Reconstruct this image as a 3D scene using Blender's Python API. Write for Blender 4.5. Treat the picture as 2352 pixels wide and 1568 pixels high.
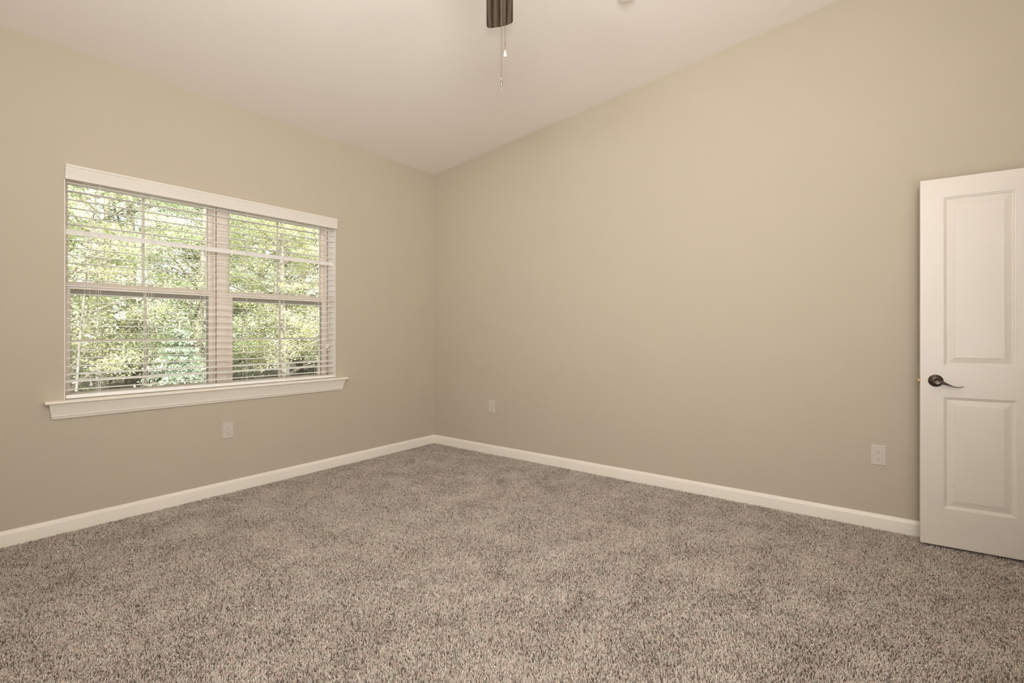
import bpy, bmesh, math, random
import numpy as np
from mathutils import Vector, Matrix, noise

for o in list(bpy.data.objects):
    bpy.data.objects.remove(o, do_unlink=True)
S = bpy.context.scene
C = S.collection
PI = math.pi

# ------------------------------------------------------------------ camera
FPX = 1138.36
YAW = 0.919431
CAM = Vector((-3.76155, -3.92957, 1.19577))
cd = bpy.data.cameras.new('camera')
cd.sensor_width = 36.0
cd.lens = FPX * 36.0 / 2352.0
cd.shift_y = -21.06 / 2352.0
cd.clip_start = 0.02
cd.clip_end = 200
cam = bpy.data.objects.new('camera', cd)
C.objects.link(cam)
cam.location = CAM
cam.rotation_euler = (PI / 2, 0, -YAW)
S.camera = cam

# ------------------------------------------------------------------ colour management
S.view_settings.view_transform = 'Standard'
S.view_settings.look = 'None'
S.view_settings.exposure = 0.50
S.view_settings.gamma = 1.0
S.view_settings.use_curve_mapping = False

# ------------------------------------------------------------------ daylight, flash and added fill
w = bpy.data.worlds.new('sky')
S.world = w
w.use_nodes = True
wt = w.node_tree
wt.nodes.clear()
sky = wt.nodes.new('ShaderNodeTexSky')
sky.sky_type = 'HOSEK_WILKIE'
sky.turbidity = 5.0
sky.ground_albedo = 0.3
sky.sun_direction = Vector((-0.35, -0.75, 0.9)).normalized()
mixw = wt.nodes.new('ShaderNodeMixRGB')
mixw.inputs[0].default_value = 0.45
mixw.inputs[2].default_value = (1.0, 0.97, 0.93, 1)
bg = wt.nodes.new('ShaderNodeBackground')
bg.inputs['Strength'].default_value = 2.5
wo = wt.nodes.new('ShaderNodeOutputWorld')
wt.links.new(sky.outputs[0], mixw.inputs[1])
wt.links.new(mixw.outputs[0], bg.inputs['Color'])
wt.links.new(bg.outputs[0], wo.inputs['Surface'])

sd = bpy.data.lights.new('sun', 'SUN')
sd.energy = 7.6
sd.angle = math.radians(1.5)
sd.color = (1.0, 0.95, 0.85)
sun = bpy.data.objects.new('sun', sd)
C.objects.link(sun)
sun.rotation_euler = Vector((0.35, 0.75, -0.9)).to_track_quat('-Z', 'Y').to_euler()

FAN = Vector((-2.315, -2.769, 0))
# the photographer's flash on the camera, turned up at the ceiling
fd = bpy.data.lights.new('bounce_flash', 'SPOT')
fd.energy = 84.0
fd.color = (0.95, 0.95, 0.90)
fd.spot_size = math.radians(165)
fd.spot_blend = 1.0
fd.shadow_soft_size = 0.05
fo = bpy.data.objects.new('bounce_flash', fd)
C.objects.link(fo)
fo.location = CAM + Vector((-0.06, -0.05, 0.17))
fo.rotation_euler = Vector((0.30, 0.24, 1.0)).to_track_quat('-Z', 'Y').to_euler()


# area lamps added as fill at the walls behind the camera; no windows there
def fill_area(name, loc, aim, power, col, w_, h_, spread=180):
    a = bpy.data.lights.new(name, 'AREA')
    a.shape = 'RECTANGLE'
    a.size = w_
    a.size_y = h_
    a.energy = power
    a.color = col
    a.spread = math.radians(spread)
    ob = bpy.data.objects.new(name, a)
    C.objects.link(ob)
    ob.location = loc
    ob.rotation_euler = Vector(aim).to_track_quat('-Z', 'Y').to_euler()


fill_area('west_fill', (-4.70, -2.55, 1.45), (1, 0, 0.45), 14.0, (0.93, 0.93, 0.93), 1.8, 1.4)
fill_area('south_fill', (-3.0, -4.93, 1.25), (0.25, 1, 0.75), 46.0, (0.93, 0.93, 0.93), 1.8, 1.4)

# soft fill lamp added behind and above the camera, turned to the far corner
fill_area('flash_fill', (-4.15, -4.25, 2.25), (0.755, 0.655, -0.02), 33.0, (0.96, 0.95, 0.93), 0.9, 0.9, 116)


# ------------------------------------------------------------------ helpers
def new_mat(name, base=(0.8, 0.8, 0.8), rough=0.5, metal=0.0, spec=0.5):
    m = bpy.data.materials.new(name)
    m.use_nodes = True
    b = m.node_tree.nodes['Principled BSDF']
    b.inputs['Base Color'].default_value = (*base, 1)
    b.inputs['Roughness'].default_value = rough
    b.inputs['Metallic'].default_value = metal
    b.inputs['Specular IOR Level'].default_value = spec
    return m, m.node_tree, b


def nd(nt, t, **kw):
    n = nt.nodes.new(t)
    for k, v in kw.items():
        setattr(n, k, v)
    return n


def coords(nt, scale=(1, 1, 1), gen='Object'):
    tc = nd(nt, 'ShaderNodeTexCoord')
    mp = nd(nt, 'ShaderNodeMapping')
    mp.inputs['Scale'].default_value = scale
    nt.links.new(tc.outputs[gen], mp.inputs[0])
    return mp.outputs[0]


def tex_noise(nt, vec, scale, detail=2.0, rough=0.5):
    n = nd(nt, 'ShaderNodeTexNoise')
    n.inputs['Scale'].default_value = scale
    n.inputs['Detail'].default_value = detail
    n.inputs['Roughness'].default_value = rough
    nt.links.new(vec, n.inputs['Vector'])
    return n


def ramp(nt, fac, stops, interp='LINEAR'):
    r = nd(nt, 'ShaderNodeValToRGB')
    r.color_ramp.interpolation = interp
    el = r.color_ramp.elements
    while len(el) < len(stops):
        el.new(0.5)
    for e, (p, c) in zip(el, stops):
        e.position = p
        e.color = (*c, 1) if len(c) == 3 else c
    nt.links.new(fac, r.inputs[0])
    return r


def bump(nt, b, h, strength, dist):
    bp = nd(nt, 'ShaderNodeBump')
    bp.inputs['Strength'].default_value = strength
    bp.inputs['Distance'].default_value = dist
    nt.links.new(h, bp.inputs['Height'])
    nt.links.new(bp.outputs[0], b.inputs['Normal'])
    return bp


def painted(name, base, rough=0.45, bscale=220.0, bstr=0.08, spec=0.4, vary=0.02):
    m, nt, b = new_mat(name, base, rough, 0, spec)
    v = coords(nt)
    n = tex_noise(nt, v, bscale, 3.0)
    bump(nt, b, n.outputs['Fac'], bstr, 0.001)
    n2 = tex_noise(nt, v, 3.0, 2.0)
    lo = tuple(c * (1 - vary) for c in base)
    hi = tuple(min(1, c * (1 + vary)) for c in base)
    r = ramp(nt, n2.outputs['Fac'], [(0.3, lo), (0.7, hi)])
    nt.links.new(r.outputs[0], b.inputs['Base Color'])
    return m


M = {}
M['wall'] = painted('wall_paint', (0.556, 0.488, 0.383), 0.75, 160.0, 0.10, 0.25, 0.008)
M['trim'] = painted('trim_paint', (0.920, 0.855, 0.760), 0.38, 60.0, 0.03, 0.45, 0.01)
M['door'] = painted('door_paint', (0.800, 0.735, 0.655), 0.36, 90.0, 0.04, 0.45, 0.01)
M['vinyl'] = painted('window_vinyl', (0.930, 0.820, 0.715), 0.40, 60.0, 0.02, 0.4, 0.01)
M['slat'] = painted('blind_slat', (0.945, 0.920, 0.885), 0.40, 60.0, 0.02, 0.4, 0.01)
M['valance'] = painted('blind_valance', (0.840, 0.780, 0.705), 0.40, 60.0, 0.02, 0.4, 0.01)
M['cord'] = painted('blind_cord', (0.86, 0.82, 0.75), 0.7, 900.0, 0.1, 0.2, 0.01)
M['plate'] = painted('outlet_plate', (0.640, 0.585, 0.500), 0.35, 60.0, 0.01, 0.5, 0.01)
M['recept'] = painted('outlet_face', (0.675, 0.620, 0.535), 0.35, 60.0, 0.01, 0.5, 0.01)
M['slot'] = painted('outlet_slot', (0.05, 0.035, 0.02), 0.7, 60.0, 0.01, 0.2, 0.01)
M['dark'] = painted('chip_dark', (0.10, 0.075, 0.05), 0.8, 60.0, 0.01, 0.2, 0.01)  # dark tone of the small chip in the door paint
M['grey_strips'] = painted('gasket_and_shade_grey', (0.50, 0.44, 0.38), 0.6, 60.0, 0.01, 0.3, 0.01)  # gasket grey, also colours the painted shade band under the meeting rail
M['joint'] = painted('joint_caulk_line', (0.30, 0.22, 0.15), 0.8, 60.0, 0.01, 0.2, 0.01)
M['brass'], _, _b = new_mat('latch_metal', (0.42, 0.27, 0.16), 0.35, 0.8)

# ceiling: brushed knock-down texture
m, nt, b = new_mat('ceiling_paint', (0.940, 0.872, 0.808), 0.85, 0, 0.2)
v = coords(nt)
n1 = tex_noise(nt, v, 38.0, 4.0, 0.6)
wv = nd(nt, 'ShaderNodeTexWave')
wv.wave_type = 'BANDS'
wv.inputs['Scale'].default_value = 20.0
wv.inputs['Distortion'].default_value = 30.0
wv.inputs['Detail'].default_value = 2.0
wv.inputs['Detail Scale'].default_value = 0.35
nt.links.new(v, wv.inputs['Vector'])
n3 = tex_noise(nt, v, 7.0, 3.0, 0.65)
rr = ramp(nt, n3.outputs['Fac'], [(0.52, (0, 0, 0)), (0.66, (0.6, 0.6, 0.6))])
mm = nd(nt, 'ShaderNodeMath', operation='MULTIPLY')
nt.links.new(wv.outputs['Fac'], mm.inputs[0])
nt.links.new(rr.outputs[0], mm.inputs[1])
ma = nd(nt, 'ShaderNodeMath', operation='ADD')
nt.links.new(mm.outputs[0], ma.inputs[0])
nt.links.new(n1.outputs['Fac'], ma.inputs[1])
bump(nt, b, ma.outputs[0], 0.34, 0.002)
M['ceiling'] = m

# carpet: pile yarn tinted tuft by tuft, and the backing below it
m, nt, b = new_mat('carpet_yarn', (0.5, 0.4, 0.34), 0.95, 0, 0.05)
at = nd(nt, 'ShaderNodeAttribute')
at.attribute_name = 'tint'
v = coords(nt)
lowp = tex_noise(nt, v, 4.5, 4.0, 0.62)
a4 = nd(nt, 'ShaderNodeMath', operation='MULTIPLY_ADD')
nt.links.new(lowp.outputs['Fac'], a4.inputs[0])
a4.inputs[1].default_value = 0.40
nt.links.new(at.outputs['Fac'], a4.inputs[2])
cr = ramp(nt, a4.outputs[0], [(0.40, (0.15, 0.118, 0.096)), (0.56, (0.435, 0.367, 0.316)), (0.80, (0.75, 0.670, 0.595)), (1.0, (0.88, 0.80, 0.73))])
hue = tex_noise(nt, v, 28.0, 2.0, 0.6)
hr = ramp(nt, hue.outputs['Fac'], [(0.33, (1.04, 0.965, 0.94)), (0.5, (1.0, 1.0, 1.0)), (0.67, (0.97, 1.01, 0.97))])
cm = nd(nt, 'ShaderNodeMixRGB', blend_type='MULTIPLY')
cm.inputs[0].default_value = 1.0
nt.links.new(cr.outputs[0], cm.inputs[1])
nt.links.new(hr.outputs[0], cm.inputs[2])
nt.links.new(cm.outputs[0], b.inputs['Base Color'])
M['yarn'] = m
M['carpet'] = painted('carpet_backing', (0.26, 0.21, 0.175), 0.95, 300.0, 0.5, 0.05, 0.1)

# oil-rubbed bronze
m, nt, b = new_mat('bronze', (0.085, 0.066, 0.052), 0.32, 0.85, 0.5)
v = coords(nt)
n = tex_noise(nt, v, 60.0, 3.0)
r = ramp(nt, n.outputs['Fac'], [(0.3, (0.07, 0.052, 0.040)), (0.7, (0.15, 0.12, 0.10))])
nt.links.new(r.outputs[0], b.inputs['Base Color'])
M['bronze'] = m

# fan blade walnut
m, nt, b = new_mat('blade_wood', (0.12, 0.08, 0.05), 0.42, 0, 0.4)
v = coords(nt, (1.6, 13.0, 1.0))
n = tex_noise(nt, v, 7.0, 6.0, 0.65)
wv = nd(nt, 'ShaderNodeTexWave')
wv.wave_type = 'BANDS'
wv.bands_direction = 'Y'
wv.inputs['Scale'].default_value = 0.8
wv.inputs['Distortion'].default_value = 6.0
wv.inputs['Detail Scale'].default_value = 0.5
wv.inputs['Detail'].default_value = 3.0
nt.links.new(v, wv.inputs['Vector'])
mx = nd(nt, 'ShaderNodeMath', operation='MULTIPLY_ADD')
nt.links.new(wv.outputs['Fac'], mx.inputs[0])
mx.inputs[1].default_value = 0.5
mu = nd(nt, 'ShaderNodeMath', operation='MULTIPLY')
nt.links.new(n.outputs['Fac'], mu.inputs[0])
mu.inputs[1].default_value = 0.55
nt.links.new(mu.outputs[0], mx.inputs[2])
r = ramp(nt, mx.outputs[0], [(0.25, (0.045, 0.022, 0.013)), (0.50, (0.105, 0.072, 0.048)), (0.72, (0.185, 0.150, 0.105))])
nt.links.new(r.outputs[0], b.inputs['Base Color'])
M['blade'] = m

M['chain'], _, _b = new_mat('chain_metal', (0.30, 0.25, 0.19), 0.30, 0.95)
M['pewter'], _, _b = new_mat('fob_metal', (0.40, 0.36, 0.28), 0.25, 0.95)
m, nt, b = new_mat('lamp_glass', (0.9, 0.86, 0.78), 0.4)
M['lampglass'] = m
m, nt, b = new_mat('clear_fob', (0.95, 0.93, 0.88), 0.05)
b.inputs['Transmission Weight'].default_value = 0.8
M['fob'] = m

# window glass: clear for light, faint reflection
m = bpy.data.materials.new('window_glass')
m.use_nodes = True
nt = m.node_tree
nt.nodes.clear()
tr = nd(nt, 'ShaderNodeBsdfTransparent')
tr.inputs[0].default_value = (0.97, 0.985, 0.975, 1)
gl = nd(nt, 'ShaderNodeBsdfGlossy')
gl.inputs['Roughness'].default_value = 0.02
fr = nd(nt, 'ShaderNodeFresnel')
fr.inputs[0].default_value = 1.35
mx = nd(nt, 'ShaderNodeMixShader')
out = nd(nt, 'ShaderNodeOutputMaterial')
nt.links.new(fr.outputs[0], mx.inputs[0])
nt.links.new(tr.outputs[0], mx.inputs[1])
nt.links.new(gl.outputs[0], mx.inputs[2])
nt.links.new(mx.outputs[0], out.inputs[0])
M['glass'] = m


def leaf_mat(name, stops, transl=0.35):
    m, nt, b = new_mat(name, (0.3, 0.4, 0.1), 0.45, 0, 0.4)
    v = coords(nt)
    n = tex_noise(nt, v, 11.0, 3.0, 0.8)
    r = ramp(nt, n.outputs['Fac'], stops)
    nt.links.new(r.outputs[0], b.inputs['Base Color'])
    t = nd(nt, 'ShaderNodeBsdfTranslucent')
    nt.links.new(r.outputs[0], t.inputs[0])
    ms = nd(nt, 'ShaderNodeMixShader')
    ms.inputs[0].default_value = transl
    o = nt.nodes['Material Output']
    nt.links.new(b.outputs[0], ms.inputs[1])
    nt.links.new(t.outputs[0], ms.inputs[2])
    nt.links.new(ms.outputs[0], o.inputs[0])
    return m


M['leaf'] = leaf_mat('leaf_lime', [(0.3, (0.44, 0.48, 0.26)), (0.5, (0.70, 0.71, 0.45)), (0.7, (0.93, 0.92, 0.74))])
M['leaf2'] = leaf_mat('leaf_green', [(0.3, (0.30, 0.38, 0.21)), (0.5, (0.52, 0.58, 0.37)), (0.7, (0.82, 0.85, 0.62))])
M['leaf3'] = leaf_mat('leaf_dark', [(0.3, (0.13, 0.14, 0.085)), (0.5, (0.24, 0.26, 0.155)), (0.7, (0.46, 0.48, 0.31))])
M['needle'] = leaf_mat('spruce_needle', [(0.3, (0.42, 0.50, 0.38)), (0.55, (0.60, 0.68, 0.55)), (0.75, (0.76, 0.82, 0.70))], 0.15)
M['brush'] = leaf_mat('undergrowth_leaf', [(0.3, (0.17, 0.165, 0.115)), (0.5, (0.28, 0.27, 0.19)), (0.7, (0.46, 0.44, 0.33))])


def bark_mat(name, a, c, s=14.0):
    m, nt, b = new_mat(name, a, 0.9, 0, 0.1)
    v = coords(nt, (1, 1, 0.25))
    n = tex_noise(nt, v, s, 5.0, 0.7)
    r = ramp(nt, n.outputs['Fac'], [(0.35, a), (0.65, c)])
    nt.links.new(r.outputs[0], b.inputs['Base Color'])
    bump(nt, b, n.outputs['Fac'], 0.6, 0.02)
    return m


M['bark'] = bark_mat('bark_grey', (0.30, 0.265, 0.23), (0.56, 0.51, 0.45))
M['birch'] = bark_mat('bark_pale', (0.17, 0.155, 0.135), (0.38, 0.36, 0.33), 9.0)
m, nt, b = new_mat('forest_floor', (0.2, 0.17, 0.12), 0.95, 0, 0.1)
v = coords(nt)
n = tex_noise(nt, v, 9.0, 6.0, 0.75)
r = ramp(nt, n.outputs['Fac'], [(0.32, (0.13, 0.11, 0.085)), (0.5, (0.29, 0.265, 0.20)), (0.68, (0.46, 0.44, 0.32))])
nt.links.new(r.outputs[0], b.inputs['Base Color'])
bump(nt, b, n.outputs['Fac'], 1.0, 0.08)
M['soil'] = m


def link(name, bm, mat, parent=None, smooth=False, loc=None):
    me = bpy.data.meshes.new(name)
    bmesh.ops.recalc_face_normals(bm, faces=bm.faces)
    if smooth:
        for f in bm.faces:
            f.smooth = True
    bm.to_mesh(me)
    bm.free()
    me.materials.append(mat)
    o = bpy.data.objects.new(name, me)
    C.objects.link(o)
    if parent:
        o.parent = parent
    if loc is not None:
        o.location = loc
    return o


def autosmooth(o, ang=35):
    me = o.data
    for p in me.polygons:
        p.use_smooth = True
    me.set_sharp_from_angle(angle=math.radians(ang))
    return o


def box(bm, a, b_, bev=0.0):
    a = Vector(a); b_ = Vector(b_)
    mn = Vector((min(a.x, b_.x), min(a.y, b_.y), min(a.z, b_.z)))
    mx_ = Vector((max(a.x, b_.x), max(a.y, b_.y), max(a.z, b_.z)))
    vs = [bm.verts.new((x, y, z)) for x in (mn.x, mx_.x) for y in (mn.y, mx_.y) for z in (mn.z, mx_.z)]
    idx = [(0, 1, 3, 2), (4, 6, 7, 5), (0, 4, 5, 1), (2, 3, 7, 6), (0, 2, 6, 4), (1, 5, 7, 3)]
    fs = [bm.faces.new([vs[i] for i in f]) for f in idx]
    if bev > 0:
        es = list({e for f in fs for e in f.edges})
        bmesh.ops.bevel(bm, geom=es, offset=bev, segments=2, profile=0.5, affect='EDGES')
    return vs


def boxm(*bs, bev=0.0):
    bm = bmesh.new()
    for a, b_ in bs:
        box(bm, a, b_, bev)
    return bm


def lathe(bm, prof, M4=Matrix(), seg=32, cap=True):
    """prof: list of (r, h) about local Z"""
    rings = []
    for r, h in prof:
        if r < 1e-6:
            rings.append([bm.verts.new(M4 @ Vector((0, 0, h)))])
        else:
            rings.append([bm.verts.new(M4 @ Vector((r * math.cos(2 * PI * i / seg), r * math.sin(2 * PI * i / seg), h))) for i in range(seg)])
    for A, B in zip(rings, rings[1:]):
        for i in range(seg):
            j = (i + 1) % seg
            if len(A) == 1 and len(B) == 1:
                continue
            if len(A) == 1:
                bm.faces.new((A[0], B[i], B[j]))
            elif len(B) == 1:
                bm.faces.new((A[i], A[j], B[0]))
            else:
                bm.faces.new((A[i], A[j], B[j], B[i]))
    if cap:
        for R in (rings[0], rings[-1]):
            if len(R) > 2:
                try:
                    bm.faces.new(R)
                except ValueError:
                    pass
    return bm


def tube(bm, pts, rads, seg=8, flat=None):
    """tapered tube through pts; flat=(up vector, ratio) gives an oval section"""
    pts = [Vector(p) for p in pts]
    if not isinstance(rads, (list, tuple)):
        rads = [rads] * len(pts)
    rings = []
    ref = Vector((0.013, 0.021, 1.0)) if abs((pts[-1] - pts[0]).normalized().z) < 0.9 else Vector((1.0, 0.02, 0.01))
    for i, p in enumerate(pts):
        t = (pts[min(i + 1, len(pts) - 1)] - pts[max(i - 1, 0)]).normalized()
        u = t.cross(ref).normalized()
        vv = t.cross(u).normalized()
        ru = rv = rads[i]
        if flat:
            rv = rads[i] * flat
        rings.append([bm.verts.new(p + u * ru * math.cos(2 * PI * k / seg) + vv * rv * math.sin(2 * PI * k / seg)) for k in range(seg)])
    for A, B in zip(rings, rings[1:]):
        for k in range(seg):
            j = (k + 1) % seg
            bm.faces.new((A[k], A[j], B[j], B[k]))
    bm.faces.new(rings[0])
    bm.faces.new(list(reversed(rings[-1])))
    return bm


def sweep_x(bm, prof, x0, x1, m0=0.0, m1=0.0, pivot=0.0):
    """extrude a (y,z) profile along x; m0/m1 mitre the ends with |y|"""
    n_ = len(prof)
    A = [bm.verts.new((x0 + m0 * (pivot - y), y, z)) for y, z in prof]
    B = [bm.verts.new((x1 + m1 * (pivot - y), y, z)) for y, z in prof]
    for i in range(n_):
        j = (i + 1) % n_
        bm.faces.new((A[i], A[j], B[j], B[i]))
    bm.faces.new(A)
    bm.faces.new(list(reversed(B)))
    return bm


def empty(name, loc, label=None, cat=None, group=None, kind=None, rz=0.0):
    o = bpy.data.objects.new(name, None)
    o.empty_display_size = 0.1
    C.objects.link(o)
    o.location = loc
    o.rotation_euler = (0, 0, rz)
    return tag(o, label, cat, group, kind)


def tag(o, label=None, cat=None, group=None, kind=None):
    if label:
        o['label'] = label
    if cat:
        o['category'] = cat
    if group:
        o['group'] = group
    if kind:
        o['kind'] = kind
    return o


# ------------------------------------------------------------------ room shell
XW, YS = -4.75, -4.985          # west and south walls
CH, CSL = 2.9022, 0.10897       # ceiling height at the window wall, slope of the vault
WX0, WX1, WZ0, WZ1 = -3.028, -1.200, 0.772, 2.205   # window opening
FZ = -0.010                     # carpet backing, below the pile tips
TH = 0.205                      # window wall thickness


def ceil_z(y):
    return CH - CSL * y


def struct(name, bm, mat, label=None):
    o = link(name, bm, mat)
    return tag(o, label, None, None, 'structure')


bm = boxm(((XW - 0.1, YS - 0.1, -0.12), (0.1, TH, FZ)))
floor = struct('floor', bm, M['carpet'], 'carpet backing laid over the whole room floor')
floor['category'] = 'floor'

# vaulted ceiling slab
bm = bmesh.new()
ys = [TH, YS - 0.1]
vs = []
for x in (XW - 0.1, 0.1):
    for y in ys:
        for dz in (0, 0.2):
            vs.append(bm.verts.new((x, y, ceil_z(y) + dz)))
for f in [(0, 1, 3, 2), (4, 6, 7, 5), (0, 4, 5, 1), (2, 3, 7, 6), (0, 2, 6, 4), (1, 5, 7, 3)]:
    bm.faces.new([vs[i] for i in f])
o = struct('ceiling', bm, M['ceiling'], 'vaulted cream ceiling with a brushed texture')
o['category'] = 'ceiling'

# window wall with its opening (drywall returns are the opening's sides)
ZT = CH
bm = boxm(((XW - 0.1, 0, FZ), (WX0, TH, ZT)), ((WX1, 0, FZ), (0.1, TH, ZT)),
          ((WX0, 0, FZ), (WX1, TH, WZ0)), ((WX0, 0, WZ1), (WX1, TH, ZT)))
bmesh.ops.remove_doubles(bm, verts=bm.verts, dist=1e-5)
o = struct('wall_left', bm, M['wall'], 'khaki painted wall with the wide window')
o['category'] = 'wall'


def wall_prism(name, x0, x1, y0, y1, label):
    bm = bmesh.new()
    V = []
    for x in (x0, x1):
        for y in (y0, y1):
            for z in (FZ, ceil_z(y)):
                V.append(bm.verts.new((x, y, z)))
    for f in [(0, 1, 3, 2), (4, 6, 7, 5), (0, 4, 5, 1), (2, 3, 7, 6), (0, 2, 6, 4), (1, 5, 7, 3)]:
        bm.faces.new([V[i] for i in f])
    o = struct(name, bm, M['wall'], label)
    o['category'] = 'wall'
    return o


wall_prism('wall_right', 0.0, 0.1, 0.0, YS - 0.1, 'khaki painted wall to the right of the corner, under the sloping ceiling')
wall_prism('wall_west', XW - 0.1, XW, 0.0, YS - 0.1, 'khaki painted wall at the left end of the room')
# south wall with the doorway the open door belongs to
DX0, DX1, DZ = -0.97, -0.075, 2.06
bm = bmesh.new()
for x0, x1, z0 in ((XW, DX0, FZ), (DX0, DX1, DZ), (DX1, 0.0, FZ)):
    V = []
    for x in (x0, x1):
        for y in (YS, YS - 0.1):
            for z in (z0, ceil_z(y)):
                V.append(bm.verts.new((x, y, z)))
    for f in [(0, 1, 3, 2), (4, 6, 7, 5), (0, 4, 5, 1), (2, 3, 7, 6), (0, 2, 6, 4), (1, 5, 7, 3)]:
        bm.faces.new([V[i] for i in f])
o = struct('wall_south', bm, M['wall'], 'khaki painted wall with the doorway behind the open door')
o['category'] = 'wall'
# hallway beyond that doorway
bm = boxm(((-1.5, YS - 1.3, -0.12), (0.6, YS - 0.1, FZ)), ((-1.5, YS - 1.3, 2.44), (0.6, YS - 0.1, 2.5)),
          ((-1.5, YS - 1.4, 0), (0.6, YS - 1.3, 2.44)), ((-1.6, YS - 1.3, 0), (-1.5, YS - 0.1, 2.44)), ((0.6, YS - 1.3, 0), (0.7, YS - 0.1, 2.44)))
o = struct('wall_hallway', bm, M['wall'], 'khaki hallway seen through the doorway')
o['category'] = 'wall'
bm = boxm(((DX0, YS - 0.1, 0), (DX0 + 0.018, YS, DZ)), ((DX1 - 0.018, YS - 0.1, 0), (DX1, YS, DZ)), ((DX0, YS - 0.1, DZ - 0.018), (DX1, YS, DZ)),
          ((DX0 - 0.055, YS, 0.0), (DX0 + 0.006, YS + 0.016, DZ + 0.055)), ((DX1 - 0.006, YS, 0.0), (DX1 + 0.055, YS + 0.016, DZ + 0.055)),
          ((DX0, YS, DZ - 0.006), (DX1, YS + 0.016, DZ + 0.055)))
o = struct('trim_1', bm, M['trim'], 'cream casing around the doorway')
o['category'] = 'door casing'

# baseboards: flat board with an eased, moulded top
BH = 0.0887
bp = [(0, FZ), (-0.0145, FZ), (-0.0145, 0.066), (-0.0138, 0.070), (-0.0108, 0.0745), (-0.0090, 0.0790), (-0.0075, 0.0835), (-0.0050, 0.0865), (-0.0020, BH), (0, BH)]


def baseboard(name, p0, p1, label, mit0=0.0, mit1=0.0):
    """profile swept from p0 to p1; room is on the left-hand side of travel"""
    p0 = Vector(p0); p1 = Vector(p1)
    d = (p1 - p0).normalized()
    nrm = Vector((-d.y, d.x))
    bm = bmesh.new()
    A = [bm.verts.new((p0.x + nrm.x * -a + d.x * -a * mit0, p0.y + nrm.y * -a + d.y * -a * mit0, z)) for a, z in bp]
    B = [bm.verts.new((p1.x + nrm.x * -a - d.x * -a * mit1, p1.y + nrm.y * -a - d.y * -a * mit1, z)) for a, z in bp]
    for i in range(len(bp)):
        j = (i + 1) % len(bp)
        bm.faces.new((A[i], A[j], B[j], B[i]))
    bm.faces.new(A)
    bm.faces.new(list(reversed(B)))
    o = struct(name, bm, M['trim'], label)
    o['category'] = 'baseboard'
    return autosmooth(o, 40)


baseboard('baseboard_left', (0, 0), (XW, 0), 'cream baseboard running under the window', 1, 1)
baseboard('baseboard_right', (0, YS), (0, 0), 'cream baseboard running from the corner to the open door', 1, 1)
baseboard('baseboard_west', (XW, 0), (XW, YS), 'cream baseboard at the left end of the room', 1, 1)
baseboard('baseboard_south', (XW, YS), (DX0 - 0.055, YS), 'cream baseboard leading to the doorway', 1, 0)

# carpet pile: short tilted yarn tufts over the part of the floor near the camera's view
rngc = np.random.default_rng(5)
SP = 0.0052
gx, gy = np.meshgrid(np.arange(XW + 0.02, -0.0148, SP), np.arange(YS + 0.02, -0.0148, SP))
gx = gx.ravel() + rngc.uniform(-0.45, 0.45, gx.size) * SP
gy = gy.ravel() + rngc.uniform(-0.45, 0.45, gy.size) * SP
# keep a generous wedge in front of the camera (room to step aside)
dx, dy = gx - CAM.x, gy - CAM.y
dep = dx * math.sin(YAW) + dy * math.cos(YAW)
lat = dx * math.cos(YAW) - dy * math.sin(YAW)
keep = (dep > 1.45) & (np.abs(lat) < 1.13 * dep + 0.15) & (gx < -0.0150) & (gy < -0.0150)
gx, gy = gx[keep], gy[keep]
nT = gx.size
base = np.stack([gx, gy, np.full(nT, FZ)], 1)
lf = np.stack([np.sin(gx * 5.1 + 1.3 * np.sin(gy * 3.7)), np.cos(gy * 4.3 + 1.7 * np.sin(gx * 2.9))], 1) * 0.0016
lean = np.concatenate([rngc.normal(size=(nT, 2)) * 0.0032 + lf, (0.0115 + rngc.normal(size=nT) * 0.0016)[:, None]], 1)
top = base + lean
top[:, 0] = np.minimum(top[:, 0], -0.0150)
top[:, 1] = np.minimum(top[:, 1], -0.0150)
rad = 0.0025 * rngc.uniform(0.75, 1.25, nT)
ph = rngc.uniform(0, 2 * PI, nT)
VV = np.empty((nT, 6, 3))
for k in range(3):
    o3 = np.stack([np.cos(ph + k * 2.0944), np.sin(ph + k * 2.0944), np.zeros(nT)], 1)
    VV[:, k] = base + o3 * rad[:, None] * 0.9
    VV[:, 3 + k] = top + o3 * rad[:, None] * 0.8
    VV[:, 3 + k, 2] -= rad * 0.5 * (k == 0)
me = bpy.data.meshes.new('carpet_pile')
me.vertices.add(nT * 6)
me.vertices.foreach_set('co', VV.ravel())
bi = (np.arange(nT) * 6)[:, None]
quads = np.concatenate([bi + np.array([[0, 1, 4, 3]]), bi + np.array([[1, 2, 5, 4]]), bi + np.array([[2, 0, 3, 5]])], 1).reshape(nT, 12)
tri = bi + np.array([[3, 4, 5]])
loops = np.concatenate([quads, tri], 1).ravel()
me.loops.add(loops.size)
me.loops.foreach_set('vertex_index', loops)
me.polygons.add(nT * 4)
me.polygons.foreach_set('loop_start', ((np.arange(nT) * 15)[:, None] + np.array([[0, 4, 8, 12]])).ravel())
me.update(calc_edges=True)
tn = rngc.normal(size=nT) * 0.11 + 0.49
tn = np.where(rngc.uniform(size=nT) < 0.18, tn - 0.21, tn)
ta = me.attributes.new('tint', 'FLOAT', 'POINT')
ta.data.foreach_set('value', np.repeat(tn, 6).astype(np.float32))
me.materials.append(M['yarn'])
pile = bpy.data.objects.new('carpet_pile', me)
C.objects.link(pile)
tag(pile, 'speckled taupe cut-pile carpet covering the bedroom floor', 'carpet', None, 'stuff')

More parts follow.
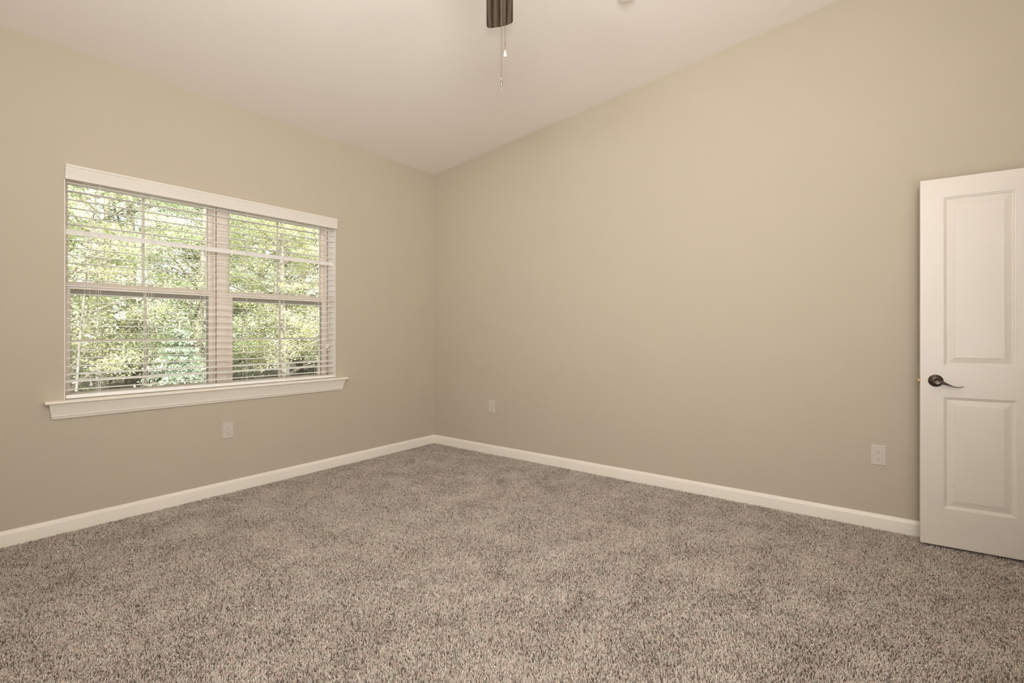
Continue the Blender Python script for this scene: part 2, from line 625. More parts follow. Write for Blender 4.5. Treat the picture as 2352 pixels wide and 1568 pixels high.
# ------------------------------------------------------------------ door (open, lying along the right wall)
DW, DT = 0.88, 0.035
DE = Vector((-0.1434, -4.0661, 0.0))
DA = -0.0701
Dd = Vector((-math.sin(DA), -math.cos(DA), 0.0))     # from free edge to hinge
Dn = Vector((Dd.y, -Dd.x, 0.0)).normalized()          # towards the room
if Dn.x > 0:
    Dn = -Dn
DM = Matrix(((Dd.x, 0, Dn.x, DE.x), (Dd.y, 0, Dn.y, DE.y), (0, 1, 0, 0), (0, 0, 0, 1)))  # local (s, z, out) -> world

sb = [0, 0.101, 0.391, 0.489, 0.779, DW]
zb = [0.015, 0.2245, 0.8385, 1.0110, 1.9415, 2.047]
RINGS = [(0.0, 0.0), (0.003, -0.0035), (0.007, -0.0045), (0.010, -0.0075), (0.014, -0.0100), (0.0175, -0.0100), (0.045, -0.0030), (0.0465, -0.0015)]


def door_face(bm, off, sgn):
    def V(s, z, d):
        return bm.verts.new((s, z, off + sgn * d))
    for i in range(5):
        for j in range(5):
            s0, s1, z0, z1 = sb[i], sb[i + 1], zb[j], zb[j + 1]
            if i in (1, 3) and j in (1, 3):
                prev = None
                for ins, dep in RINGS:
                    R = [V(s0 + ins, z0 + ins, dep), V(s1 - ins, z0 + ins, dep), V(s1 - ins, z1 - ins, dep), V(s0 + ins, z1 - ins, dep)]
                    if prev:
                        for k in range(4):
                            bm.faces.new((prev[k], prev[(k + 1) % 4], R[(k + 1) % 4], R[k]))
                    prev = R
                bm.faces.new(prev)
            else:
                bm.faces.new((V(s0, z0, 0), V(s1, z0, 0), V(s1, z1, 0), V(s0, z1, 0)))


bm = bmesh.new()
door_face(bm, 0.0, 1)
door_face(bm, -DT, -1)
for (a, b_) in (((0, zb[0]), (DW, zb[0])), ((DW, zb[0]), (DW, zb[-1])), ((DW, zb[-1]), (0, zb[-1])), ((0, zb[-1]), (0, zb[0]))):
    bm.faces.new([bm.verts.new((a[0], a[1], 0)), bm.verts.new((b_[0], b_[1], 0)), bm.verts.new((b_[0], b_[1], -DT)), bm.verts.new((a[0], a[1], -DT))])
bmesh.ops.remove_doubles(bm, verts=bm.verts, dist=1e-5)
bmesh.ops.transform(bm, matrix=DM, verts=bm.verts)
door = link('door_1', bm, M['door'])
tag(door, 'open cream panelled door with a bronze lever handle beside the right wall', 'door', None, 'structure')


def dpart(name, bm, mat, parent, smooth=True):
    bmesh.ops.transform(bm, matrix=DM, verts=bm.verts)
    o = link(name, bm, mat, parent)
    if smooth:
        autosmooth(o, 40)
    return o


# lever handle: stepped rosette, hub and a wave-shaped lever
HS, HZ = 0.0665, 0.9270
T = Matrix.Translation((HS, HZ, 0))
bm = bmesh.new()
lathe(bm, [(0.0, 0.0), (0.0330, 0.0), (0.0335, 0.002), (0.0325, 0.0045), (0.0290, 0.0070), (0.0255, 0.0080), (0.0245, 0.0100), (0.0215, 0.0125), (0.0170, 0.0135), (0.0, 0.0140)], T, 48)
rose = dpart('door_handle', bm, M['bronze'], door)
tag(rose, 'dark bronze round rosette with a wave lever')
bm = bmesh.new()
lathe(bm, [(0.0105, 0.012), (0.0105, 0.040), (0.0165, 0.043), (0.0182, 0.047), (0.0180, 0.054), (0.0160, 0.0570), (0.0145, 0.0560), (0.0, 0.0575)], T, 32)
dpart('hub', bm, M['bronze'], rose)
bm = bmesh.new()
lathe(bm, [(0.0052, 0.0575), (0.0052, 0.0590), (0.0030, 0.0595), (0.0, 0.0590)], T, 24)
b_ = dpart('privacy_button', bm, M['bronze'], rose)
bm = bmesh.new()
lathe(bm, [(0.0016, 0.0592), (0.0014, 0.0600), (0.0, 0.0602)], T, 12)
dpart('button_dot', bm, M['pewter'], rose)
pts, rad = [], []
wave = [(0.000, 0.000, 0.0160), (0.014, -0.003, 0.0150), (0.026, -0.0075, 0.0118), (0.036, -0.0120, 0.0082), (0.050, -0.0185, 0.0062), (0.064, -0.0245, 0.0052),
        (0.078, -0.0285, 0.0042), (0.091, -0.0290, 0.0040), (0.102, -0.0262, 0.0034), (0.110, -0.0220, 0.0022)]
for s, z, r_ in wave:
    pts.append((HS + s, HZ + z, 0.050 - 0.08 * s * 0.2))
    rad.append(r_)
bm = bmesh.new()
ringlist = []
for k, (p, r_) in enumerate(zip(pts, rad)):
    p = Vector(p)
    t = (Vector(pts[min(k + 1, len(pts) - 1)]) - Vector(pts[max(k - 1, 0)])).normalized()
    nz = Vector((-t.y, t.x, 0)).normalized()
    ro = 0.0075 + 0.0015 * min(1, k / 5)
    ringlist.append([bm.verts.new(p + nz * r_ * 0.72 * math.cos(2 * PI * q / 14) + Vector((0, 0, 1)) * ro * 0.9 * math.sin(2 * PI * q / 14)) for q in range(14)])
for A, B in zip(ringlist, ringlist[1:]):
    for q in range(14):
        bm.faces.new((A[q], A[(q + 1) % 14], B[(q + 1) % 14], B[q]))
bm.faces.new(ringlist[0]); bm.faces.new(list(reversed(ringlist[-1])))
lev = dpart('lever', bm, M['bronze'], rose)
# latch on the door's free edge
bm = bmesh.new()
box(bm, (-0.0012, HZ - 0.028, -DT + 0.005), (0.001, HZ + 0.028, -0.005), 0.0004)
plate = dpart('latch_plate', bm, M['brass'], door, False)
bm = bmesh.new()
box(bm, (-0.011, HZ - 0.008, -DT + 0.011), (0.0, HZ + 0.008, -0.011), 0.002)
dpart('latch_bolt', bm, M['brass'], plate, False)
bm = bmesh.new()
box(bm, (0.1418, 0.346, -0.0036), (0.1430, 0.358, -0.0028))
dpart('paint_chip', bm, M['dark'], door, False)
# hinges
for hz in (0.25, 1.05, 1.82):
    bm = bmesh.new()
    lathe(bm, [(0.006, hz - 0.045), (0.006, hz + 0.045)], Matrix.Translation((DW + 0.004, 0, 0.004)) @ Matrix(((1, 0, 0, 0), (0, 0, 1, 0), (0, 1, 0, 0), (0, 0, 0, 1))), 16)
    dpart('hinge', bm, M['bronze'], door)

# ------------------------------------------------------------------ window
win = empty('window_1', (-2.114, 0.12, WZ0), 'wide cream double window over a moulded sill', 'window', None, 'structure')
WI = win.matrix_world if False else Matrix.Translation((-2.114, 0.12, WZ0))
WIi = WI.inverted()


def wpart(name, bm, mat, parent, root=WIi, smooth=False):
    bmesh.ops.transform(bm, matrix=root, verts=bm.verts)
    o = link(name, bm, mat, parent)
    if smooth:
        autosmooth(o, 40)
    return o


MX0, MX1 = -2.137, -2.065     # mullion board
FT = 2.165                    # frame head
FB = 0.792
YF0, YF1 = 0.125, 0.204       # frame depth
FW = 0.022
MEET0, MEET1 = 1.466, 1.512
bm = bmesh.new()
for x0, x1 in ((WX0, MX0 + 0.005), (MX1 - 0.005, WX1)):
    box(bm, (x0, YF0, FB), (x0 + FW, YF1, WZ1))
    box(bm, (x1 - FW, YF0, FB), (x1, YF1, WZ1))
    box(bm, (x0 + FW, YF0 + 0.001, FT), (x1 - FW, YF1, WZ1))
    box(bm, (x0 + FW, YF0 + 0.001, WZ0), (x1 - FW, YF1, FB + 0.008))
    # inner track step
    box(bm, (x0 + FW, 0.158, FB), (x0 + FW + 0.006, YF1, FT))
    box(bm, (x1 - FW - 0.006, 0.158, FB), (x1 - FW, YF1, FT))
wpart('window_frame', bm, M['vinyl'], win)
bm = boxm(((MX0, 0.112, 0.790), (MX1, YF1, WZ1)), bev=0.0015)
wpart('mullion', bm, M['vinyl'], win)

bm = boxm(((MX0 - 0.0030, 0.1195, 0.793), (MX0 - 0.0002, 0.1260, FT)), ((MX1 + 0.0002, 0.1195, 0.793), (MX1 + 0.0022, 0.1260, FT)), ((WX1 - 0.0090, 0.1205, 0.793), (WX1 - 0.0062, 0.1260, FT)))
wpart('joint_caulk', bm, M['joint'], win)
bm = boxm(((WX1 - 0.0060, 0.0020, 0.7925), (WX1 + 0.0004, 0.1240, 2.2045)), ((WX0 - 0.0004, 0.0020, 0.7925), (WX0 + 0.0060, 0.1240, 2.2045)), ((WX0 + 0.0060, -0.0004, 2.1990), (WX1 - 0.0060, 0.1240, 2.2049)))
wpart('jamb_liner', bm, M['door'], win)

for x0, x1 in ((WX0 + FW, MX0 + 0.005 - FW), (MX1 - 0.005 + FW, WX1 - FW)):
    # upper sash, set back
    sx0, sx1 = x0 + 0.002, x1 - 0.002
    st = 0.022
    bm = bmesh.new()
    box(bm, (sx0, 0.168, MEET0 - 0.002), (sx0 + st, 0.198, FT), 0.002)
    box(bm, (sx1 - st, 0.168, MEET0 - 0.002), (sx1, 0.198, FT), 0.002)
    box(bm, (sx0 + st - 0.002, 0.1685, FT - 0.035), (sx1 - st + 0.002, 0.1975, FT - 0.0005), 0.002)
    box(bm, (sx0 + st - 0.002, 0.1685, MEET0 - 0.028), (sx1 - st + 0.002, 0.1975, MEET1 - 0.006), 0.002)
    up = wpart('upper_sash', bm, M['vinyl'], win)
    bm = boxm(((sx0 + st - 0.003, 0.179, MEET0), (sx1 - st + 0.003, 0.183, FT - 0.03)))
    wpart('pane', bm, M['glass'], up)
    cxm = (sx0 + sx1) / 2
    zc = (MEET1 + FT - 0.035) / 2
    bm = boxm(((cxm - 0.009, 0.1835, MEET1 - 0.006), (cxm + 0.009, 0.188, FT - 0.035)), ((sx0 + st, 0.1836, zc - 0.009), (sx1 - st, 0.1879, zc + 0.009)))
    wpart('muntin', bm, M['vinyl'], up)
    # thin grey gasket lines around the glass
    bm = boxm(((sx1 - st - 0.003, 0.172, MEET1 - 0.006), (sx1 - st, 0.1785, FT - 0.035)), ((sx0 + st, 0.172, MEET1 - 0.006), (sx0 + st + 0.003, 0.1785, FT - 0.035)))
    wpart('grey_strips', bm, M['grey_strips'], up)
    # lower sash, nearer the room
    sx0, sx1 = x0 + 0.001, x1 - 0.001
    st = 0.030
    bm = bmesh.new()
    box(bm, (sx0, 0.128, FB + 0.01), (sx0 + st, 0.158, MEET1), 0.002)
    box(bm, (sx1 - st, 0.128, FB + 0.01), (sx1, 0.158, MEET1), 0.002)
    box(bm, (sx0 + st - 0.002, 0.1285, FB + 0.0105), (sx1 - st + 0.002, 0.1575, FB + 0.028), 0.002)
    box(bm, (sx0, 0.124, MEET0), (sx1, 0.1605, MEET1 + 0.0005), 0.004)
    lo = wpart('lower_sash', bm, M['vinyl'], win)
    bm = boxm(((sx0 + st - 0.003, 0.140, FB + 0.024), (sx1 - st + 0.003, 0.144, MEET0 + 0.003)))
    wpart('pane', bm, M['glass'], lo)
    zc = (MEET0 + FB + 0.028) / 2
    bm = boxm(((cxm - 0.009, 0.1445, FB + 0.026), (cxm + 0.009, 0.149, MEET0)), ((sx0 + st, 0.1446, zc - 0.0075), (sx1 - st, 0.1489, zc + 0.0075)))
    wpart('muntin', bm, M['vinyl'], lo)
    bm = boxm(((sx1 - st - 0.010, 0.1445, FB + 0.026), (sx1 - st, 0.156, MEET0)), ((sx0 + st, 0.133, FB + 0.026), (sx0 + st + 0.003, 0.1395, MEET0)),
              ((sx0 + st, 0.133, FB + 0.028), (sx1 - st, 0.1395, FB + 0.032)), ((sx0 + st, 0.1525, MEET0 - 0.030), (sx1 - st - 0.011, 0.158, MEET0 - 0.0005)))  # gasket lines, then a grey band painted as the shaded upper rail
    wpart('grey_strips', bm, M['grey_strips'], lo)
    # sash lock
    for lx in (sx0 + 0.25, sx1 - 0.20):
        bm = boxm(((lx - 0.028, 0.130, MEET1 - 0.001), (lx + 0.028, 0.156, MEET1 + 0.010)), bev=0.003)
        wpart('sash_lock', bm, M['vinyl'], lo)

# stool with rounded nose
bm = bmesh.new()
pr = [(0.128, 0.772), (0.128, 0.792), (-0.052, 0.792), (-0.058, 0.7905), (-0.0615, 0.787), (-0.0625, 0.782), (-0.0615, 0.7775), (-0.058, 0.774), (-0.052, 0.772)]
sweep_x(bm, pr, WX0 + 0.001, WX1 - 0.001)
pr2 = [(-0.0005, 0.772), (-0.0005, 0.792)] + pr[2:]
sweep_x(bm, pr2, -3.121, WX0 + 0.0012)
sweep_x(bm, pr2, WX1 - 0.0012, -1.113)
wpart('window_stool', bm, M['trim'], win, smooth=True)
# moulded apron: leans back towards the wall at the bottom, mitred ends
ap = [(-0.0003, 0.772), (-0.046, 0.772), (-0.046, 0.768), (-0.0425, 0.762), (-0.036, 0.748), (-0.029, 0.730), (-0.0235, 0.714), (-0.0205, 0.7035), (-0.0215, 0.7020),
      (-0.0215, 0.6995), (-0.0185, 0.6975), (-0.0165, 0.692), (-0.0145, 0.6835), (-0.0125, 0.681), (-0.0003, 0.681)]
bm = bmesh.new()
sweep_x(bm, ap, -3.077, -1.151, -0.55, 0.55, 0.0)
wpart('window_apron', bm, M['trim'], win, smooth=True)

# ------------------------------------------------------------------ blind
bl = empty('window_blind', (-2.114, 0.0, WZ0 + 0.02), 'wide cream slatted blind lowered over the double window with slats open', 'blind')
BLi = Matrix.Translation((-2.114, 0.0, WZ0 + 0.02)).inverted()
BX0, BX1 = WX0 + 0.010, WX1 - 0.010
# valance
vp = [(-0.006, 2.201), (-0.034, 2.201), (-0.0365, 2.199), (-0.0365, 2.190), (-0.0335, 2.187), (-0.0320, 2.180), (-0.0300, 2.1765), (-0.0300, 2.1700),
      (-0.0280, 2.1680), (-0.0280, 2.1620), (-0.0265, 2.1600), (-0.0265, 2.118), (-0.0245, 2.1135), (-0.022, 2.1125), (-0.014, 2.1125), (-0.014, 2.190), (-0.006, 2.190)]
bm = bmesh.new()
sweep_x(bm, vp, WX0 + 0.001, WX1 - 0.001)
box(bm, (WX0 + 0.0016, -0.0135, 2.1135), (WX0 + 0.010, -0.0002, 2.1895))
box(bm, (WX1 - 0.010, -0.0135, 2.1135), (WX1 - 0.0016, -0.0002, 2.1895))
wpart('valance', bm, M['valance'], bl, BLi, True)
bm = boxm(((BX0, 0.002, 2.125), (BX1, 0.058, 2.190)), bev=0.002)
wpart('headrail', bm, M['slat'], bl, BLi)
random.seed(4)
ysl = [419.8, 437, 456.2, 475.3, 493.5, 512.6, 531, 549, 567.1, 584.3, 602.5, 621.6, 639.8, 656.3, 674.7, 693.1, 711.5, 731, 748.4, 766.8, 785.3, 803.7, 822.1, 840.5, 859, 875.2, 894.7]
LAD = [-2.861, -2.583, -2.263, -1.968, -1.675, -1.365]
z_first, z_last = 2.0975, 0.849
tilts = {0: -2, 1: 0, 2: 4.0, 3: 3.5, 4: 4.0, 5: 0, 6: 46, 7: 4, 8: 3, 9: 3, 10: 0.5, 11: 2.5, 12: 2, 23: 3.0, 24: 8.0, 25: 11.0, 26: 0.0}
slat_mesh = None
for i, yy in enumerate(ysl):
    f = (yy - ysl[0]) / (ysl[-1] - ysl[0])
    z = z_first + (z_last - z_first) * f
    bm = bmesh.new()
    # slightly crowned slat, rounded edges
    prf = [(-0.0255, 0.0002), (-0.0248, 0.0019), (-0.012, 0.0028), (0.0, 0.0031), (0.012, 0.0028), (0.0248, 0.0019), (0.0255, 0.0002), (0.0248, -0.0016), (0.012, -0.0008), (0, -0.0005), (-0.012, -0.0008), (-0.0248, -0.0016)]
    t = math.radians(tilts.get(i, random.uniform(-1.5, 2.5)))
    prf = [(0.030 + y * math.cos(t) - zz * math.sin(t), z + y * math.sin(t) + zz * math.cos(t)) for y, zz in prf]
    sweep_x(bm, prf, BX0, BX1)
    wpart('slat', bm, M['slat'], bl, BLi, True)
# bottom rail
bm = boxm(((BX0 - 0.002, 0.000, 0.7960), (BX1 + 0.002, 0.056, 0.8180)), bev=0.004)
wpart('bottom_rail', bm, M['slat'], bl, BLi, True)
# ladders: front and back strings with rungs, lift cord through the middle
for lx in LAD:
    bm = bmesh.new()
    tube(bm, [(lx - 0.004, 0.0035, 0.812), (lx - 0.004, 0.0035, 2.13)], 0.0013, 6)
    tube(bm, [(lx - 0.004, 0.0565, 0.812), (lx - 0.004, 0.0565, 2.13)], 0.0013, 6)
    tube(bm, [(lx + 0.006, 0.0015, 0.800), (lx + 0.006, 0.0015, 2.13)], 0.0012, 6)
    for i, yy in enumerate(ysl):
        f = (yy - ysl[0]) / (ysl[-1] - ysl[0])
        z = z_first + (z_last - z_first) * f - 0.002
        if i != 6:
            tube(bm, [(lx - 0.004, 0.0035, z), (lx - 0.004, 0.0565, z)], 0.0006, 4)
    wpart('ladder_cord', bm, M['cord'], bl, BLi)


def tassel(parent, x, y, z):
    bm = bmesh.new()
    lathe(bm, [(0.0, 0.030), (0.003, 0.029), (0.0035, 0.020), (0.0075, 0.008), (0.0085, 0.002), (0.0075, -0.003), (0.0, -0.004)], Matrix.Translation((x, y, z)), 16)
    wpart('tassel', bm, M['cord'], parent, BLi, True)


def hanging(name, pairs, y):
    """cords hanging from the headrail, one tassel each"""
    bm = bmesh.new()
    for x, zt, dx in pairs:
        tube(bm, [(x, y, 2.125), (x + dx * 0.4, y, (2.125 + zt) / 2), (x + dx, y, zt + 0.028)], 0.0011, 6)
    o = wpart(name, bm, M['cord'], bl, BLi)
    for x, zt, dx in pairs:
        tassel(o, x + dx, y, zt)


hanging('tilt_cord', [(-2.935, 1.073, 0.0), (-2.915, 0.868, 0.012)], -0.006)
hanging('lift_cord', [(-1.297, 1.055, -0.004), (-1.300, 1.060, 0.012), (-1.278, 1.075, 0.006)], -0.006)


# ------------------------------------------------------------------ electrical outlets
def rrect(bm, w_, h_, y0, y1, r, M4, seg=5):
    ring = []
    for cx, cy, a0 in ((w_ / 2 - r, h_ / 2 - r, 0), (-w_ / 2 + r, h_ / 2 - r, 90), (-w_ / 2 + r, -h_ / 2 + r, 180), (w_ / 2 - r, -h_ / 2 + r, 270)):
        for k in range(seg + 1):
            a = math.radians(a0 + 90 * k / seg)
            ring.append((cx + r * math.cos(a), cy + r * math.sin(a)))
    A = [bm.verts.new(M4 @ Vector((x, y0, z))) for x, z in ring]
    B = [bm.verts.new(M4 @ Vector((x, y1, z))) for x, z in ring]
    n_ = len(ring)
    for i in range(n_):
        bm.faces.new((A[i], A[(i + 1) % n_], B[(i + 1) % n_], B[i]))
    bm.faces.new(A)
    bm.faces.new(list(reversed(B)))


def make_outlet():
    """local frame: wall plane y=0, room towards -y"""
    root = empty('electrical_outlet', (0, 0, 0))
    bm = bmesh.new()
    # bevelled wall plate
    W_, H_ = 0.078, 0.122
    prev = None
    for ins, y in ((0.0, -0.0), (0.0, -0.0022), (0.0020, -0.0046), (0.0045, -0.0054)):
        R = [bm.verts.new((sx * (W_ / 2 - ins), y, sz * (H_ / 2 - ins))) for sx, sz in ((-1, -1), (1, -1), (1, 1), (-1, 1))]
        if prev:
            for k in range(4):
                bm.faces.new((prev[k], prev[(k + 1) % 4], R[(k + 1) % 4], R[k]))
        else:
            bm.faces.new(R)
        prev = R
    bm.faces.new(prev)
    pl = link('cover_plate', bm, M['plate'], root)
    for s in (-1, 1):
        cz = s * 0.0195
        bm = bmesh.new()
        # duplex face: circle cut flat at top and bottom
        ring = []
        for k in range(40):
            a = 2 * PI * k / 40
            ring.append((0.0172 * math.cos(a), max(-0.0148, min(0.0148, 0.0172 * math.sin(a)))))
        A = [bm.verts.new((x, -0.0050, cz + z)) for x, z in ring]
        B = [bm.verts.new((x, -0.0066, cz + z)) for x, z in ring]
        D_ = [bm.verts.new((x * 0.95, -0.0072, cz + z * 0.95)) for x, z in ring]
        for i in range(40):
            j = (i + 1) % 40
            bm.faces.new((A[i], A[j], B[j], B[i]))
            bm.faces.new((B[i], B[j], D_[j], D_[i]))
        bm.faces.new(D_)
        rc = link('receptacle', bm, M['recept'], root)
        bm = bmesh.new()
        box(bm, (-0.0074, -0.0075, cz + 0.0005), (-0.0054, -0.0070, cz + 0.0088))
        box(bm, (0.0054, -0.0075, cz + 0.0015), (0.0072, -0.0070, cz + 0.0080))
        lathe(bm, [(0.0, 0.0), (0.0027, 0.0), (0.0027, 0.0006), (0.0, 0.0006)], Matrix.Translation((0, -0.0069, cz - 0.0062)) @ Matrix.Rotation(PI / 2, 4, 'X'), 16)
        link('slots', bm, M['slot'], rc)
    bm = bmesh.new()
    lathe(bm, [(0.0, 0.0), (0.0032, 0.0), (0.0030, 0.0010), (0.0, 0.0014)], Matrix.Translation((0, -0.0054, 0)) @ Matrix.Rotation(PI / 2, 4, 'X'), 16)
    link('screw', bm, M['recept'], root)
    return root


def copy_tree(o, parent=None):
    c = o.copy()
    C.objects.link(c)
    c.parent = parent
    for ch in list(o.children):
        copy_tree(ch, c)
    return c


GO = 'duplex wall outlets near the floor'
out0 = make_outlet()
out0.location = (-2.1045, 0.0, 0.4655)
tag(out0, 'white duplex electrical outlet on the wall below the window', 'electrical outlet', GO)
out1 = copy_tree(out0)
out1.location = (0.0, -0.812, 0.470)
out1.rotation_euler = (0, 0, -PI / 2)
tag(out1, 'duplex electrical outlet on the right wall, the one nearer the room corner', 'electrical outlet', GO)
out2 = copy_tree(out0)
out2.location = (0.0, -3.8735, 0.4475)
out2.rotation_euler = (0, 0, -PI / 2)
tag(out2, 'duplex electrical outlet on the right wall just left of the open door', 'electrical outlet', GO)

# ------------------------------------------------------------------ ceiling fan
fan = empty('ceiling_fan', (FAN.x, FAN.y, ceil_z(FAN.y)), 'ceiling fan with dark wood blades and two pull chains', 'ceiling fan')
FI = Matrix.Translation((FAN.x, FAN.y, ceil_z(FAN.y))).inverted()
CZ_ = ceil_z(FAN.y)


def fpart(name, prof, mat, parent, seg=40):
    bm = bmesh.new()
    lathe(bm, prof, Matrix.Translation((FAN.x, FAN.y, 0)), seg)
    return wpart(name, bm, mat, parent, FI, True)


BZ = 2.752
fpart('canopy', [(0.0, CZ_ + 0.006), (0.070, CZ_ - 0.008), (0.070, CZ_ - 0.020), (0.055, CZ_ - 0.045), (0.020, CZ_ - 0.062), (0.0, CZ_ - 0.062)], M['bronze'], fan)
fpart('downrod', [(0.0, CZ_ - 0.060), (0.0125, CZ_ - 0.060), (0.0125, BZ + 0.15), (0.0, BZ + 0.15)], M['bronze'], fan)
fpart('motor_housing', [(0.0, BZ + 0.165), (0.045, BZ + 0.160), (0.100, BZ + 0.130), (0.128, BZ + 0.090), (0.130, BZ + 0.050), (0.105, BZ + 0.020), (0.060, BZ - 0.010), (0.0, BZ - 0.010)], M['bronze'], fan)
fpart('switch_housing', [(0.0, BZ - 0.008), (0.055, BZ - 0.010), (0.060, BZ - 0.040), (0.052, BZ - 0.075), (0.0, BZ - 0.078)], M['bronze'], fan)
kit = fpart('light_kit', [(0.0, BZ - 0.075), (0.050, BZ - 0.078), (0.062, BZ - 0.095), (0.045, BZ - 0.108), (0.0, BZ - 0.108)], M['bronze'], fan)
bd = Vector((0.780, 0.6258, 0)).normalized()      # the blade seen points at the far corner
a0 = math.atan2(bd.y, bd.x)
BR = 0.668
for k in range(5):
    a = a0 + k * 2 * PI / 5
    bm = bmesh.new()
    # blade outline in local x (radial), y (chord): rounded tip with slanted end
    outl = []
    r0, r1 = 0.200, BR
    wi, wo_ = 0.050, 0.0665
    outl.append((r0, -wi)); outl.append((r0 + 0.02, -wi - 0.006))
    for q in range(1, 7):
        f = q / 7
        outl.append((r0 + (r1 - 0.03 - r0) * f, -(wi + 0.006 + (wo_ - wi - 0.006) * f)))
    tip = [(-wo_, 0.026), (-wo_ + 0.0010, 0.018), (-wo_ + 0.0035, 0.011), (-wo_ + 0.0075, 0.0055), (-wo_ + 0.013, 0.0020), (-wo_ + 0.020, 0.0003), (-0.020, 0.000), (0.0, 0.000), (0.020, -0.002), (0.040, -0.007), (wo_ - 0.016, -0.0105), (wo_ - 0.009, -0.0145), (wo_ - 0.004, -0.0195), (wo_ - 0.001, -0.026), (wo_, -0.034)]
    # side -y is image-right when looked at from below
    for c_, dr in [(-c2, (dr2 if dr2 < 0 else -dr2)) for c2, dr2 in reversed(tip)]:
        outl.append((r1 + dr, c_))
    for q in range(6, 0, -1):
        f = q / 7
        outl.append((r0 + (r1 - 0.03 - r0) * f, (wi + 0.006 + (wo_ - wi - 0.006) * f)))
    outl.append((r0 + 0.02, wi + 0.006)); outl.append((r0, wi))
    top = [bm.verts.new((x, y, 0.003)) for x, y in outl]
    bot = [bm.verts.new((x, y, -0.003)) for x, y in outl]
    n_ = len(outl)
    for i in range(n_):
        bm.faces.new((top[i], top[(i + 1) % n_], bot[(i + 1) % n_], bot[i]))
    bm.faces.new(top); bm.faces.new(list(reversed(bot)))
    me_ob = link('blade', bm, M['blade'], fan)
    me_ob.matrix_local = Matrix.Translation((0, 0, BZ - CZ_)) @ Matrix.Rotation(a, 4, 'Z') @ Matrix.Rotation(math.radians(-9), 4, 'X')
    bm = bmesh.new()
    box(bm, (0.105, -0.018, -0.002), (0.255, 0.018, 0.010), 0.003)
    box(bm, (0.215, -0.035, 0.003), (0.270, 0.035, 0.008), 0.002)
    bi = link('blade_bracket', bm, M['bronze'], me_ob)
# three small frosted shades of the light kit
right = Vector((0.6062, -0.7953, 0))
fw = Vector((0.7953, 0.6062, 0))
for k in range(3):
    a = a0 + PI + (k - 1) * 2 * PI / 3
    c_ = Vector((FAN.x + 0.105 * math.cos(a), FAN.y + 0.105 * math.sin(a), 0))
    bm = bmesh.new()
    tube(bm, [(FAN.x + 0.045 * math.cos(a), FAN.y + 0.045 * math.sin(a), BZ - 0.092), (c_.x, c_.y, BZ - 0.085), (c_.x, c_.y, BZ - 0.100)], 0.008, 10)
    arm = wpart('lamp_arm', bm, M['bronze'], kit, FI, True)
    bm = bmesh.new()
    lathe(bm, [(0.018, BZ - 0.098), (0.030, BZ - 0.106), (0.044, BZ - 0.135), (0.047, BZ - 0.165), (0.045, BZ - 0.165), (0.042, BZ - 0.136), (0.028, BZ - 0.109), (0.016, BZ - 0.102)], Matrix.Translation((c_.x, c_.y, 0)), 28, False)
    wpart('lamp_shade', bm, M['lampglass'], kit, FI, True)


# pull chains
def px_at(px, depth):
    k = (px - 1176) / FPX
    return CAM + (fw + right * k) * depth


def z_at(py, depth):
    return CAM.z + (784 - 21.06 - py) / FPX * depth


def chain(px, ybot, depth, kind):
    p = px_at(px, depth)
    zb_ = z_at(ybot, depth)
    bm = bmesh.new()
    zc = zb_
    # beads
    ztop = BZ - 0.07
    nb = int((ztop - zb_) / 0.0042)
    for i in range(nb):
        z = zb_ + i * 0.0042
        lathe(bm, [(0.0, 0.0017), (0.0014, 0.0009), (0.0014, -0.0009), (0.0, -0.0017)], Matrix.Translation((p.x, p.y, z)), 6, False)
    tube(bm, [(p.x, p.y, zb_), (p.x, p.y, ztop)], 0.0007, 5)
    # run from the switch housing
    q = Vector((FAN.x, FAN.y, 0)) - Vector((p.x, p.y, 0))
    tube(bm, [(p.x, p.y, ztop), (p.x + q.x * 0.3, p.y + q.y * 0.3, ztop + 0.006), (FAN.x, FAN.y, ztop + 0.006)], 0.0018, 6)
    ch = wpart('pull_chain', bm, M['chain'], fan, FI)
    bm = bmesh.new()
    if kind == 0:
        # bell coupling, then a slim metal fob
        lathe(bm, [(0.0, 0.002), (0.0022, 0.0), (0.0030, -0.008), (0.0022, -0.016), (0.0012, -0.020), (0.0012, -0.023), (0.0034, -0.026), (0.0044, -0.032), (0.0036, -0.038), (0.0018, -0.043), (0.0026, -0.047), (0.0016, -0.056), (0.0, -0.060)], Matrix.Translation((p.x, p.y, zb_)), 16, False)
        wpart('fob', bm, M['chain'], ch, FI, True)
    else:
        lathe(bm, [(0.0, 0.002), (0.0024, 0.0), (0.0032, -0.006), (0.0014, -0.012), (0.0014, -0.020), (0.0026, -0.024), (0.0016, -0.028)], Matrix.Translation((p.x, p.y, zb_)), 16, False)
        wpart('coupling', bm, M['chain'], ch, FI, True)
        bm = bmesh.new()
        lathe(bm, [(0.0, -0.026), (0.0026, -0.028), (0.0034, -0.034), (0.0058, -0.042), (0.0064, -0.047), (0.0052, -0.052), (0.0, -0.055)], Matrix.Translation((p.x, p.y, zb_)), 20, False)
        wpart('crystal_fob', bm, M['fob'], ch, FI, True)


chain(1151.3, 170, 1.80, 0)
chain(1160.0, 99, 1.92, 1)

# smoke detector on the ceiling, its rim just entering the frame
sc = Vector((-1.0233, -2.696, 0))
bm = bmesh.new()
rot = Matrix.Translation((sc.x, sc.y, ceil_z(sc.y))) @ Matrix.Rotation(-math.atan(CSL), 4, 'X')
lathe(bm, [(0.0, 0.0), (0.056, 0.0), (0.056, -0.010), (0.051, -0.022), (0.040, -0.028), (0.0, -0.030)], rot, 40)
o = autosmooth(link('smoke_detector', bm, M['trim']), 40)
tag(o, 'small round off-white smoke detector on the ceiling right of the fan', 'smoke detector')

# ------------------------------------------------------------------ outside: woodland
rng = np.random.default_rng(11)
GZ = -0.9


